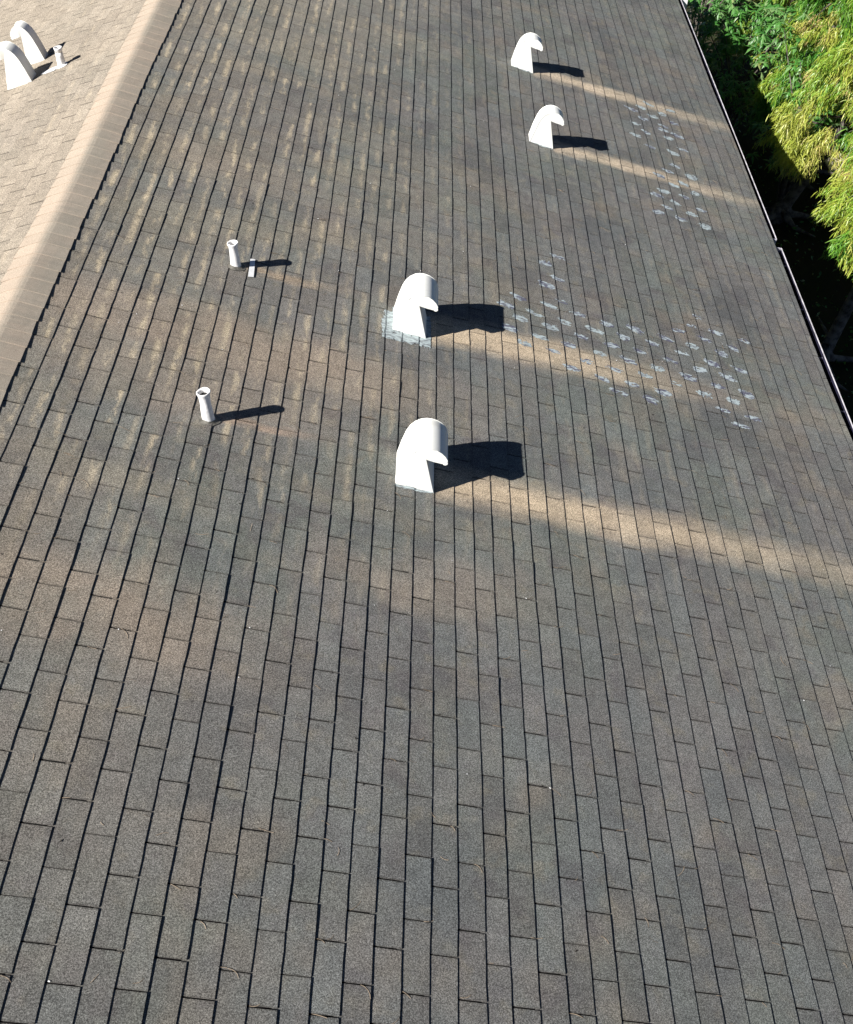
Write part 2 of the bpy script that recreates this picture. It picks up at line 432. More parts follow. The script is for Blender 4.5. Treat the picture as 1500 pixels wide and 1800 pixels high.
def ridge_cap(y0, y1, name, rnd):
    wR = .187 + RS.uniform(-.004, .004); wL = .165 + RS.uniform(-.005, .005)
    hb = .0150; hf = .0140          # near end rides over the next piece
    sec = []
    for s_ in (-wL, -wL * .6, -.06, -.03, -.01, .012, .035, .065, wR * .6, wR):
        rad = .045
        d = abs(s_)
        z = -d * SN / 1.0 if d > rad else -(d * d / (2 * rad) + rad / 2) * SN
        sec.append((math.copysign(d * CS, s_), z))
    V = []; Fc = []
    for (yy, h) in ((y0, hb), (y1, hf - .003)):
        jit = RS.uniform(-.003, .003) if yy == y0 else -.006
        for i, (x, z) in enumerate(sec):
            xx = x + (jit if i in (0, len(sec) - 1) else 0) * (1 if x > 0 else -1)
            V.append((xx, yy, z + h))
    n = len(sec)
    for (yy, h) in ((y0, hb), (y1, hf - .003)):
        for i, (x, z) in enumerate(sec): V.append((x * .995 if 0 < i < n - 1 else V[(0 if yy == y0 else n) + i][0], yy, z + h - (.0035 if yy == y0 else .0045)))
    for i in range(n - 1):
        Fc.append((i, i + 1, n + i + 1, n + i)); Fc.append((2 * n + i + 1, 2 * n + i, 3 * n + i, 3 * n + i + 1))
        Fc.append((2 * n + i, 2 * n + i + 1, i + 1, i)); Fc.append((n + i, n + i + 1, 3 * n + i + 1, 3 * n + i))
    Fc.append((0, n, 3 * n, 2 * n)); Fc.append((n - 1, 2 * n + n - 1, 3 * n + n - 1, n + n - 1))
    V = [(x, y, z + wave(y, abs(x) / CS)) for x, y, z in V]
    add(name, V, Fc, M_CAP, attrs={'rnd': [rnd] * len(V)})
yy = Y0
while yy < Y1 - .14:
    ridge_cap(yy, yy + .150, 'ridge_shingle', RS.rand()); yy += .132 + RS.uniform(-.006, .006)

# surface height for things lying on the tabs
def surf_n(u, s):
    k = int(math.floor(s / E + KC))
    for kk in (k - 1, k, k + 1):
        a = float(line_s(kk, u)); b = float(line_s(kk + 1, u))
        if a <= s < b: break
    f = (s - a + .02) / (b - a + .02)
    return .0006 + (T_TAB + .0012 - .0006) * f + wave(u, s)

# ------------------------------------------------------------------ sealant dabs, one at each repaired tab joint
PATCH = [(5.09,3.787),(4.931,3.647),(4.746,3.747),(4.602,3.634),(4.31,3.386),(4.159,3.271),(4.32,3.64),(4.427,3.75),(4.153,3.507),(4.029,3.387),(4.025,3.634),(4.145,3.758),(4.306,3.891),(3.863,3.291),(3.854,3.533),(3.719,3.4),(3.854,3.764),(4.007,3.891),(4.142,4.012),(4.277,4.129),(3.724,3.634),(3.855,4.02),(4.002,4.137),(4.16,4.265),(4.317,4.389),(3.575,3.769),(3.705,3.899),(3.545,4.016),(3.7,4.131),(3.866,4.266),(4.032,4.39),(4.194,4.524),(4.323,4.657),(4.488,4.798),(4.619,4.938),(4.778,5.035),(3.432,4.136),(3.576,4.259),(3.736,4.387),(3.877,4.516),(4.036,4.651),(4.183,4.78),(4.327,4.895),(4.474,5.038),(4.623,5.168),(3.449,4.399),(3.583,4.525),(3.744,4.659),(3.878,4.783),(4.022,4.913),(4.16,5.041),(4.338,5.171),(4.469,5.307),(4.63,5.444),(3.718,4.904),(3.87,5.037),(4.023,5.165),(4.177,5.304),(3.575,5.041),(3.73,5.152),(3.869,5.295),(3.436,5.153),(3.572,5.293),(8.882,5.44),(8.716,5.307),(8.564,5.429),(8.299,5.258),(8.265,5.42),(8.132,5.295),(7.804,5.297),(7.955,5.438),(7.517,5.265),(7.346,5.162),(7.19,5.034),(7.386,5.439),(7.189,5.307),(7.084,5.194),(6.887,5.053),(7.059,5.425),(6.914,5.282),(6.769,4.955),(6.731,5.15),(6.586,5.041),(6.439,4.919),(6.753,5.435),(6.609,5.308),(6.439,5.165),(6.443,5.421),(8.86,5.159),(8.7,5.05),(8.572,4.916),(8.564,5.171),(8.42,5.034),(8.231,4.917),(8.094,5.033),(7.942,4.885),(7.775,5.025),(8.398,5.278)]
FAINT = {7, 20, 26, 34, 35, 53, 47}
def vnoise(nx, ny, cells):
    g = RS.rand(cells + 2, cells + 2); X = np.linspace(0, cells, nx); Y = np.linspace(0, cells, ny)
    xi = X.astype(int); yi = Y.astype(int); fx = X - xi; fy = Y - yi
    a = g[xi][:, yi]; b = g[xi + 1][:, yi]; c = g[xi][:, yi + 1]; d = g[xi + 1][:, yi + 1]
    fx = fx[:, None]; fy = fy[None]
    return (a * (1 - fx) + b * fx) * (1 - fy) + (c * (1 - fx) + d * fx) * fy
def dab(u, s, name='sealant_patch', L=.060, Wd=.026, thr=.40, mat=None, parent=house, shape=None, h=.0011, nx=20, ny=14, cells=(6, 11)):
    """a ragged smear lying on the tabs: L half-length down the slope, Wd half-width along the ridge"""
    nz = .55 * vnoise(nx, ny, cells[0]) + .45 * vnoise(nx, ny, cells[1])
    tilt = RS.uniform(-.25, .05) if shape is None else 0
    V = []; F = []
    for i in range(nx + 1):
        for j in range(ny + 1):
            ds = (i / nx * 2 - 1) * L * 1.15; du = (j / ny * 2 - 1) * Wd * 1.3
            jt = .0012 if shape is None else .0026
            ss = s + ds + RS.uniform(-jt, jt); uu = u + du + tilt * ds + RS.uniform(-jt, jt)
            V.append(RP(uu, ss, surf_n(uu, ss) + h + RS.uniform(0, .0006)))
    keep = []
    for i in range(nx):
        for j in range(ny):
            a = (i + .5) / nx * 2 - 1; b = (j + .5) / ny * 2 - 1
            r = (abs(a) ** 3 + abs(b) ** 2.2) if shape is None else shape(a, b)
            if nz[i, j] - .55 * max(0, r - .25) > thr - (.04 if r < .3 else 0):
                q = (i * (ny + 1) + j, (i + 1) * (ny + 1) + j, (i + 1) * (ny + 1) + j + 1, i * (ny + 1) + j + 1); F.append(q)
    if not F: return
    used = sorted({i for q in F for i in q}); mp = {v: i for i, v in enumerate(used)}
    V = [V[i] for i in used]; F = [tuple(mp[i] for i in q) for q in F]
    return mesh_obj(name, V, F, mat or M_SEAL, parent)
for i, (u, s) in enumerate(PATCH):
    f = i in FAINT; far = u > 6
    dab(u, s, L=RS.uniform(.056, .074), Wd=RS.uniform(.022, .036) * (1.15 if far else 1), thr=.50 if f else RS.uniform(.24, .38),
        mat=M_SEAL2 if RS.rand() < .35 else M_SEAL)

# ------------------------------------------------------------------ gutter runs at the right eave
def extrude_y(sec, y0, y1, close=False):
    n = len(sec); V = [(x, y0, z) for x, z in sec] + [(x, y1, z) for x, z in sec]
    F = [(i, i + 1, n + i + 1, n + i) for i in range(n - 1)]
    return V, F
def gutter(y0, y1, dx, capnear, capfar, name):
    root = empty(name, (xe, (y0 + y1) / 2, ze - GZ)); root.parent = house
    x0 = xe - .018; w = .082 + dx; zt = ze - .030; zb = ze - .125
    def prof(t):
        return [(x0 + t, zt + .02), (x0 + t, zb + t), (x0 + w * .72, zb + t), (x0 + w - t * 1.5, zb + .04), (x0 + w - t, zt - .006)]
    out = prof(0)[:-1] + [(x0 + w, zt)]; inn = prof(.003)
    V, F = extrude_y(out, y0, y1); mesh_obj('trough_shell', V, [q[::-1] for q in F], M_GUT, root)
    V, F = extrude_y(inn, y0, y1); mesh_obj('trough_lining', V, F, M_GUTIN, root)
    V, F = box(x0 + w - .003, x0 + w + .003, y0, y1, zt - .010, zt + .002); mesh_obj('gutter_lip', V, F, M_LIP, root)
    for yy, c in ((y0, capnear), (y1, capfar)):
        if c:
            sec = out; V = [(x, yy - .002, z) for x, z in sec] + [(x, yy + .002, z) for x, z in sec]; n = len(sec)
            F = [tuple(range(n)), tuple(range(2 * n - 1, n - 1, -1))] + [(i, n + i, n + (i + 1) % n, (i + 1) % n) for i in range(n)]
            mesh_obj('end_cap', V, F, M_GUT, root)
    yy = y0 + .35
    while yy < y1 - .1:
        V, F = box(x0, x0 + w - .004, yy - .009, yy + .009, zt - .034, zt - .028); mesh_obj('hanger', V, F, M_HANG, root); yy += .72
    return root
g1 = gutter(Y0, 6.50, .012, True, True, 'gutter')
g2 = gutter(6.66, Y1, .0, True, True, 'gutter'); g2['label'] = 'upper gutter run nearer the trees'
# downpipe elbow at the far end of the view
def prism(pts, w0, w1):
    pass
V, F = box(xe + .095, xe + .185, 12.98, 13.16, ze - .22, ze - .035); add('downpipe', V, F, M_WHITE)

# debris caught in the trough
def bits(name, n, fn, mat, size, parent=None, label=None, cat=None):
    V = []; F = []
    for i in range(n):
        p = Vector(fn()); a = RS.uniform(0, 6.28); L_ = RS.uniform(*size); w = L_ * RS.uniform(.12, .4)
        d = Vector((math.cos(a), math.sin(a), RS.uniform(-.3, .3))) * L_; e_ = Vector((-math.sin(a), math.cos(a), RS.uniform(-.3, .3))) * w
        b = len(V)
        V += [tuple(p - d), tuple(p + e_ + Vector((0, 0, w * .4))), tuple(p + d), tuple(p - e_)]; F.append((b, b + 1, b + 2, b + 3))
    o = mesh_obj(name, V, F, mat, parent); tag(o, label, cat, kind='stuff'); return o
M_LEAF_DRY = plain('dry_leaf', (.22, .17, .10), .9, .1, .3, 30)
bits('trough_debris', 420, lambda: (xe + RS.uniform(0, .07), RS.uniform(0, 15), ze - .118 + RS.uniform(0, .01)), M_LEAF_DRY, (.006, .02), g1)

# ------------------------------------------------------------------ gooseneck roof vents
PROF = [(0, 0), (-.129, .252), (-.078, .249), (-.015, .250), (-.006, .262), (-.010, .284), (-.030, .306), (-.060, .326), (-.092, .338), (-.125, .3405),
        (-.158, .335), (-.190, .318), (-.216, .290), (-.234, .255), (-.244, .205), (-.248, .120), (-.250, 0)]
def vent(u0, s1, width, label, side=1, kscale=1.0, group='gooseneck roof vents on the right slope', hscale=1.0, top_seam=False, flange=False):
    base = RP(u0 + width / 2, s1 - .125, 0, side)
    root = empty('roof_vent', base); tag(root, label, 'roof vent', group)
    R = lambda u, s, n: RP(u0 + u, s1 + s * kscale, n * hscale + .004 + wave(u0, s1), side)
    n = len(PROF); t = .004
    # body shell: near face, far face, curved back; the mouth under the beak stays open with a throat inside
    V = [R(0, s, h) for s, h in PROF] + [R(width, s, h) for s, h in PROF]
    def side_faces(off, flip):
        # neck then beak, as quads strips between front and back outline
        fr = [0, 1]
        f = [tuple(off + i for i in (0, 1, 12, 13, 14, 15, 16)), tuple(off + i for i in (1, 2, 9, 10, 11, 12)), tuple(off + i for i in (2, 3, 4, 5, 6, 7, 8, 9))]
        return [q[::-1] if flip else q for q in f]
    fl = side == -1
    F = side_faces(0, fl) + side_faces(n, not fl)
    for i in range(3, 16):
        q = (i, i + 1, n + i + 1, n + i); F.append(q if not fl else q[::-1])
    q = (0, n, n + 1, 1); F.append(q if not fl else q[::-1])   # front panel
    o = mesh_obj('hood', V, F, M_VENT, root)
    md = o.modifiers.new('edge', 'BEVEL'); md.width = .0035; md.segments = 2; md.limit_method = 'ANGLE'; md.angle_limit = math.radians(40)
    for p in o.data.polygons: p.use_smooth = True
    o.data.set_sharp_from_angle(angle=math.radians(35)) if hasattr(o.data, 'set_sharp_from_angle') else None
    # dark mesh screen set up inside the mouth
    V = [R(.004, -.122, .256), R(.004, -.018, .256), R(width - .004, -.018, .256), R(width - .004, -.122, .256)]
    mesh_obj('mouth_screen', V, [(0, 1, 2, 3)], M_VENT_DARK, root)
    # rolled drip edge along the beak
    V = []; F = []
    for u in (-.002, width + .002):
        for ds, dh in ((-.020, .246), (-.008, .246), (.001, .256), (.001, .266), (-.007, .268)): V.append(R(u, ds, dh))
    for i in range(5): F.append((i, (i + 1) % 5, 5 + (i + 1) % 5, 5 + i))
    F += [(4, 3, 2, 1, 0), (5, 6, 7, 8, 9)]
    mesh_obj('drip_edge', V, F, M_VENT, root)
    # side seams standing proud of both faces
    if top_seam:
     for u_, sg in ((0, -1), (width, 1)):
        V = []; F = []; idx = list(range(4, 17))
        for i in idx:
            s, h = PROF[i]; cx, cz = -.125, .17
            d = math.hypot(s - cx, h - cz); k1 = (d - .012) / d
            for kk in (1.0, k1):
                for w_ in (0, .0022): V.append(R(u_ + sg * w_, cx + (s - cx) * kk, max(0, cz + (h - cz) * kk)))
        for a in range(len(idx) - 1):
            b = a * 4
            F += [(b + 1, b + 5, b + 7, b + 3), (b, b + 4, b + 5, b + 1), (b + 2, b + 3, b + 7, b + 6)]
        mesh_obj('seam', V, F, M_VENT, root)
    # base flange just showing above the shingles
    if flange:
        lo = -.0035
        V = []; F = []
        a0, a1, b0, b1 = -.012, width + .012, -.262, .010
        for h in (-.002, .0045):
            for (u, s) in ((a0, b0), (a1, b0), (a1, b1), (a0, b1)): V.append(R(u, s, h))
        F = [(4, 5, 6, 7), (0, 1, 5, 4), (1, 2, 6, 5), (2, 3, 7, 6), (3, 0, 4, 7)]
        mesh_obj('flange', V, F, M_VENT, root)
    return root
vA = vent(1.932, 2.713, .275, 'large white gooseneck vent lowest in view, with no sealant round its base')
vB = vent(3.462, 2.641, .27, 'large white gooseneck vent with bluish grey sealant smeared round its base')
vC = vent(7.046, 3.889, .150, 'narrow white gooseneck vent, nearer of the two small ones on the dark slope', top_seam=True)
vD = vent(8.650, 3.775, .145, 'narrow white gooseneck vent farthest up the right slope, close to the top of the picture')
vE = vent(6.46, 1.277, .15, 'white gooseneck vent on the pale left slope, cut by the left edge of the picture', side=-1, group='gooseneck roof vents on the left slope', hscale=1.0)
vF = vent(6.915, 1.215, .125, 'white gooseneck vent on the pale left slope just behind the other one', side=-1, group='gooseneck roof vents on the left slope', kscale=.72, hscale=1.0)

# fix: left vents are measured by their downslope edge; ragged sealant round the second large vent
def ring(a, b):
    inside = (-.62 < a < .80) and (-.62 < b < .62)
    if inside: return .9 if abs(a) < .5 and abs(b) < .5 else 0
    if b > .35 or a > .84: return 3
    m = max(abs(a), abs(b)); return .15 if m < .80 else .15 + (m - .80) * 4.5
dab(3.585, 2.506, 'sealant_collar', L=.175, Wd=.185, thr=.25, mat=M_SEAL2, parent=vB, shape=ring, h=.0035, nx=84, ny=84, cells=(9, 41))
vB.children[-1].matrix_parent_inverse = Matrix.Translation(-Vector(vB.location))
for vv, u, s, w in ((vC, 7.046, 3.889, .15), (vD, 8.65, 3.775, .145), (vA, 1.932, 2.713, .275)):
    o = dab(u - .012, s - .125, 'sealant_bead', L=.125, Wd=.011, thr=.36, mat=M_SEAL2, parent=vv, h=.004, nx=40, ny=6)

# ------------------------------------------------------------------ lead plumbing stacks
def stack(x, y, h, r, label, side=1, skirt=True, seed=0, lean=(0, 0)):
    rs = np.random.RandomState(seed)
    s = abs(x) / CS; z0 = -s * SN + .003 + wave(y, s)
    root = empty('vent_pipe', (x, y, z0)); tag(root, label, 'vent pipe', 'lead plumbing vent pipes on the roof')
    n = 24; V = []; F = []
    levels = [(-.03, 1.18), (.0, 1.12), (.012, 1.03), (.03, 1.0), (.06, .97), (.09, .99), (.12, .96), (.15, .98), (h - .035, .99), (h - .02, 1.04), (h - .01, 1.12), (h, 1.15), (h + .003, 1.05), (h - .004, .80), (h - .03, .70)]
    levels = [l for l in levels if l[0] < .10 or l[0] >= h - .036 or l[0] < h - .05]
    for li, (zz, rr) in enumerate(levels):
        wob = rs.uniform(.95, 1.05, n); wob = (wob + np.roll(wob, 1) + np.roll(wob, 2)) / 3
        for i in range(n):
            a = i / n * 2 * math.pi; R_ = r * rr * wob[i] * (1 + .05 * math.sin(2 * a + zz * 30))
            top = rs.uniform(-.002, .002) if zz > h - .015 else 0
            V.append((x + R_ * math.cos(a) + lean[0] * zz, y + R_ * math.sin(a) + lean[1] * zz, z0 + zz + top))
    for li in range(len(levels) - 1):
        for i in range(n):
            a = li * n + i; b = li * n + (i + 1) % n; F.append((a, b, b + n, a + n))
    mesh_obj('lead_sleeve', V, F, M_LEAD, root, smooth=True)
    V = [(x + lean[0] * h + r * .74 * math.cos(i / n * 6.2832), y + lean[1] * h + r * .74 * math.sin(i / n * 6.2832), z0 + h - .026) for i in range(n)]
    mesh_obj('bore', V, [tuple(range(n))], M_PIPEIN, root)
    # flashing skirt dressed over the shingles
    if skirt:
        V = []; F = []
        for (rr, nn) in ((1.05, .020), (1.35, .009), (1.9, .0078)):
            for i in range(n):
                a = i / n * 6.2832; j = 1 + .10 * math.sin(3 * a + seed) + rs.uniform(-.04, .04)
                du = r * rr * j * math.sin(a); ds = r * rr * j * math.cos(a)
                V.append(RP(y + du, s + ds * (1 if side == 1 else 1), nn + wave(y, s), side))
        for l in range(2):
            for i in range(n):
                a = l * n + i; b = l * n + (i + 1) % n; F.append((a, a + n, b + n, b))
        mesh_obj('flashing', V, F, M_LEAD if seed == 3 else M_SHFL, root, smooth=True)
    return root
M_SHFL = plain('grimy_lead_flashing', (.17, .16, .14), .8, .2, .25, 40)
stack(1.2335, 2.09, .213, .035, 'white lead vent pipe nearest the camera, left of the lowest large vent', seed=1)
stack(1.1775, 3.704, .187, .033, 'white lead vent pipe with a small white strip lying beside its foot', seed=2)
stack(-.7311, 6.60, .160, .033, 'short white lead vent pipe on the pale left slope beside the two vents', side=-1, seed=3)
# smeared flashing beside the left pipe
def ldab(u, s, L_, Wd, parent):
    V = []; F = []; nx, ny = 18, 12; nz = vnoise(nx, ny, 5)
    for i in range(nx + 1):
        for j in range(ny + 1):
            ds = (i / nx * 2 - 1) * L_; du = (j / ny * 2 - 1) * Wd - ds * .2
            V.append(RP(u + du, s + ds, .0085 + wave(u + du, s + ds), -1))
    for i in range(nx):
        for j in range(ny):
            a = (i + .5) / nx * 2 - 1; b = (j + .5) / ny * 2 - 1
            if nz[i, j] + .5 - (a * a + b * b) * .9 > .2: F.append(tuple(q for q in (i * (ny + 1) + j, i * (ny + 1) + j + 1, (i + 1) * (ny + 1) + j + 1, (i + 1) * (ny + 1) + j)))
    mesh_obj('sealant_smear', V, F, M_WHITE, parent)
ldab(6.57, .86, .10, .045, [o for o in bpy.data.objects if o.name.startswith('vent_pipe')][-1])

# white strip lying across a course beside the middle pipe
def strip():
    cs = [(3.828, 1.322), (3.838, 1.356), (3.627, 1.372), (3.615, 1.334)]
    V = []
    m = 5
    for j in range(m + 1):
        f = j / m
        for (A, B) in ((cs[0], cs[3]), (cs[1], cs[2])):
            u = A[0] + (B[0] - A[0]) * f; s = A[1] + (B[1] - A[1]) * f
            V.append(RP(u, s, .012 + wave(u, s) + .003 * math.sin(f * 3.1)))
    b = len(V); V += [(x - .003 * SN, y, z - .003 * CS) for x, y, z in V]
    F = []
    for j in range(m):
        a = 2 * j; F += [(a, a + 2, a + 3, a + 1), (b + a, b + a + 1, b + a + 3, b + a + 2), (a, b + a, b + a + 2, a + 2), (a + 1, a + 3, b + a + 3, b + a + 1)]
    F += [(0, 1, b + 1, b), (2 * m, b + 2 * m, b + 2 * m + 1, 2 * m + 1)]
    o = mesh_obj('plastic_strip', V, F, M_WHITE)
    tag(o, 'small white strip lying on the shingles in the shadow of the middle pipe', 'strip')
strip()

# needles, twigs and specks on the roof
def roof_bits(name, n, mat, size, wd, label, cat, curl=True):
    V = []; F = []
    for i in range(n):
        u = RS.uniform(-1.2, 9); s = RS.uniform(.3, 6.1)
        if RS.rand() < .6:     # most lodge in a joint
            k = int(s / E + KC); ph = .075 if k % 2 == 0 else .525
            u = (round(u / TAB - ph) + ph) * TAB + RS.uniform(-.004, .004); a = RS.uniform(-.4, .4)
        else: a = RS.uniform(0, 6.28)
        L_ = RS.uniform(*size); m = 4; b = len(V); cv = RS.uniform(-1.5, 1.5)
        uu, ss = u, s
        for j in range(m + 1):
            h = surf_n(uu, min(max(ss, .25), 6.1)) + .0022
            du, ds = -math.cos(a) * wd, math.sin(a) * wd
            V.append(RP(uu + du, ss + ds, h)); V.append(RP(uu - du, ss - ds, h + wd * .6))
            a += cv / m; uu += math.sin(a) * L_ / m; ss += math.cos(a) * L_ / m
        for j in range(m): F.append((b + 2 * j, b + 2 * j + 1, b + 2 * j + 3, b + 2 * j + 2))
    o = mesh_obj(name, V, F, mat); tag(o, label, cat, kind='stuff')
M_TWIG = plain('pale_twig', (.34, .27, .20), .9, .1, .3, 30)
M_DARKBIT = plain('dark_speck', (.03, .025, .02), .9, .1, .2, 30)
roof_bits('fallen_needles', 620, M_TWIG, (.02, .075), .0011, 'dry needles and twigs lodged in the shingle joints', 'debris')
roof_bits('dark_specks', 90, M_DARKBIT, (.004, .014), .0025, 'dark bits of bark scattered on the shingles', 'debris')
roof_bits('pale_specks', 60, M_WHITE, (.003, .009), .0022, 'tiny white specks scattered on the shingles', 'debris')

# ------------------------------------------------------------------ trees and shrubs beyond the eave
def leaf_material(name, stops, trans=.22):
    g = N(name); t = g.attr('rnd'); P = g.pos()
    t = g.math('ADD', t, g.math('MULTIPLY_ADD', g.noise(P, 1.6, 2, .5), .5, -.25), clamp=True)
    r = g.n.new('ShaderNodeValToRGB'); g.l.new(t, r.inputs[0])
    els = r.color_ramp.elements
    while len(els) < len(stops): els.new(.5)
    for e_, (p_, c_) in zip(els, stops): e_.position = p_; e_.color = (*c_, 1)
    g.base(r.outputs[0], .42, .5)
    tr = g.n.new('ShaderNodeBsdfTranslucent'); g.l.new(r.outputs[0], tr.inputs[0])
    mx = g.n.new('ShaderNodeMixShader'); mx.inputs[0].default_value = trans
    g.l.new(g.b.outputs[0], mx.inputs[1]); g.l.new(tr.outputs[0], mx.inputs[2]); g.l.new(mx.outputs[0], g.out.inputs[0])
    return g.m
M_FEATHER = leaf_material('feathery_foliage', [(0, (.05, .18, .02)), (.28, (.15, .31, .03)), (.58, (.32, .38, .05)), (.86, (.44, .44, .10)), (1, (.46, .34, .15))])
M_LAUREL = leaf_material('glossy_leaf', [(0, (.03, .12, .02)), (.45, (.07, .22, .035)), (.8, (.17, .29, .11)), (1, (.26, .28, .10))], .25)
M_BARK = plain('grey_bark', (.17, .15, .13), .9, .1, .35, 12)
M_DEAD = plain('bleached_dead_wood', (.50, .42, .36), .9, .1, .2, 20)

def tube(path, radii, n=8):
    V = []; F = []
    for i, p in enumerate(path):
        p = Vector(p); d = (Vector(path[min(i + 1, len(path) - 1)]) - Vector(path[max(i - 1, 0)])).normalized()
        a = d.orthogonal().normalized(); b = d.cross(a)
        if i and abs(a.dot(pa)) < .99: a = (pa - d * pa.dot(d)).normalized(); b = d.cross(a)
        pa = a
        for j in range(n):
            t = j / n * 6.2832; V.append(tuple(p + (a * math.cos(t) + b * math.sin(t)) * radii[i]))
    for i in range(len(path) - 1):
        for j in range(n):
            q = i * n + j; r = i * n + (j + 1) % n; F.append((q, r, r + n, q + n))
    return V, F

def merge(parts):
    V = []; F = []
    for v, f in parts:
        b = len(V); V += v; F += [tuple(i + b for i in q) for q in f]
    return V, F

def feather_crown(cx, cy, zb, zt, rad, nplume, seed, tone, lean=(0, 0), maxleft=None):
    """plumes of fine drooping strands on boughs spread through the crown's volume"""
    rs = np.random.RandomState(seed)
    SV = []; RN = []; boughs = []
    H = zt - zb
    nc = max(9, nplume // 17); cl = []
    for c in range(nc):
        f = rs.rand() ** .8; az = rs.uniform(0, 6.2832)
        cl.append((f, az, rad * (1 - f) ** .5 * rs.uniform(.62, 1.05), rs.normal(0, .22)))
    for b in range(nplume):
        fc, ac, Rc, tc = cl[rs.randint(nc)]
        f = float(np.clip(fc + rs.normal(0, .07), 0, 1)); az = ac + rs.normal(0, .24); z = zb + f * H
        R = max(.15, Rc * rs.uniform(.45, 1.0)) + rs.normal(0, .05)
        out = np.array([math.cos(az), math.sin(az), 0.0])
        root = np.array([cx + lean[0] * (z - zb), cy + lean[1] * (z - zb), z])
        tip = root + out * R + np.array([0, 0, -.12 * R])
        if rs.rand() < .10: boughs.append((root, root + out * R * .55 + np.array([0, 0, .08]), tip))
        pl = rs.uniform(.24, .55); ns = rs.randint(80, 130)
        tn = tone + tc + rs.normal(0, .09) + (.25 if rs.rand() < .06 else 0)
        # plume: a main rachis going out and down, strands fan off it
        side = np.array([-out[1], out[0], 0])
        d0 = out * rs.uniform(.35, .9) + side * rs.uniform(-.5, .5) + np.array([0, 0, rs.uniform(-.5, .15)])
        t = rs.rand(ns)[:, None]
        base = tip + d0 * pl * t * .8 + np.array([0, 0, -1]) * (t ** 2) * pl * .35 + rs.normal(0, .035, (ns, 3))
        dr = d0 * .5 + rs.normal(0, .42, (ns, 3)) + np.array([-.15, -.15, -.70])
        dr /= np.linalg.norm(dr, axis=1)[:, None]
        L = rs.uniform(.05, .17, (ns, 1)) * (1 - .3 * t)
        wv = np.cross(dr, rs.normal(0, 1, (ns, 3))); wv /= np.linalg.norm(wv, axis=1)[:, None]
        w = rs.uniform(.0025, .0055, (ns, 1))
        p0 = base; p1 = base + dr * L * .5; dr2 = dr + np.array([0, 0, -.45]); p2 = p1 + dr2 * L * .5
        quad = np.stack([p0 - wv * w * .5, p0 + wv * w * .5, p1 + wv * w * 1.3, p1 - wv * w * 1.3, p2 + wv * w * .25, p2 - wv * w * .25], 1)
        SV.append(quad.reshape(-1, 3)); RN.append(np.repeat(np.clip(tn + rs.normal(0, .09, ns), 0, 1), 6))
    V = np.concatenate(SV); rn = np.concatenate(RN); n = len(V) // 6
    b = (np.arange(n) * 6)[:, None]
    F = np.concatenate([b + np.array([[0, 1, 2, 3]]), b + np.array([[3, 2, 4, 5]])])
    return V, F, rn, boughs

def roots(cx, cy, r, rs, m=5):
    ps = []
    for i in range(m):
        a = i / m * 6.28 + rs.uniform(-.4, .4); L = rs.uniform(.5, 1.3)
        pts = [(cx, cy, GZ + .25), (cx + math.cos(a) * r * 1.2, cy + math.sin(a) * r * 1.2, GZ + .09), (cx + math.cos(a) * L * .5, cy + math.sin(a) * L * .5, GZ + .035), (cx + math.cos(a + .25) * L, cy + math.sin(a + .25) * L, GZ - .01)]
        ps.append(tube(pts, [r * .6, r * .45, r * .28, .01], 7))
    return ps

def conifer(x, y, zb, zt, rad, nplume, seed, tone, label, tr=.13, lean=(.03, .02)):
    rs = np.random.RandomState(seed + 100)
    root = empty('conifer_tree', (x, y, GZ)); tag(root, label, 'tree', 'feathery conifers beyond the eave')
    path = []; rr = []
    for i in range(9):
        f = i / 8; z = GZ - .1 + f * (zb + .6 * (zt - zb) - GZ)
        path.append((x + lean[0] * (z - GZ) + .05 * math.sin(z * 1.7 + seed), y + lean[1] * (z - GZ) + .05 * math.cos(z * 1.3), z)); rr.append(tr * (1.35 if i == 0 else 1) * (1 - .85 * f))
    parts = [tube(path, rr, 10)] + roots(x, y, tr * 1.3, rs)
    V, F = merge(parts); mesh_obj('trunk', V, F, M_BARK, root, smooth=True)
    lx, ly = x + lean[0] * (zb - GZ), y + lean[1] * (zb - GZ)
    V, F, rn, bo = feather_crown(lx, ly, zb, zt, rad, nplume, seed, tone, lean)
    o = mesh_obj('crown', V, F, M_FEATHER, root, attrs={'rnd': rn}); o['kind'] = 'stuff'
    if bo:
        V, F = merge([tube([tuple(a), tuple(b), tuple(c)], [.02, .012, .004], 5) for a, b, c in bo]); o = mesh_obj('limbs', V, F, M_BARK, root)
    return root

conifer(7.47, 8.22, -2.95, -.9, .92, 520, 2, .66, 'yellow feathery conifer at the right edge hanging lowest over the shaded ground', tr=.09, lean=(.26, .30))
conifer(7.72, 11.74, -3.15, -.9, 1.08, 560, 1, .50, 'yellow green feathery conifer whose pale root flare shows closest to the far gutter run', tr=.10, lean=(.22, -.20))
conifer(8.3, 13.2, -3.6, -1.3, 1.10, 480, 7, .40, 'greener feathery conifer between the glossy shrub and the golden conifers', tr=.09)
conifer(9.3, 10.4, -3.7, -.9, 1.25, 520, 4, .74, 'golden conifer at the middle of the right edge, behind the bleached bare branch')
conifer(9.4, 14.6, -3.7, -.8, 1.35, 560, 3, .62, 'broad yellow green conifer filling the top right corner')
conifer(8.7, 16.6, -3.8, -1.5, 1.15, 420, 5, .42, 'green conifer at the top edge behind the broadleaf shrubs')
conifer(10.6, 12.6, -3.8, -.6, 1.4, 420, 8, .66, 'yellow conifer standing behind the others at the right edge')
conifer(10.9, 17.5, -3.8, -.6, 1.6, 460, 6, .58, 'tall conifer at the back of the top right corner', tr=.14)

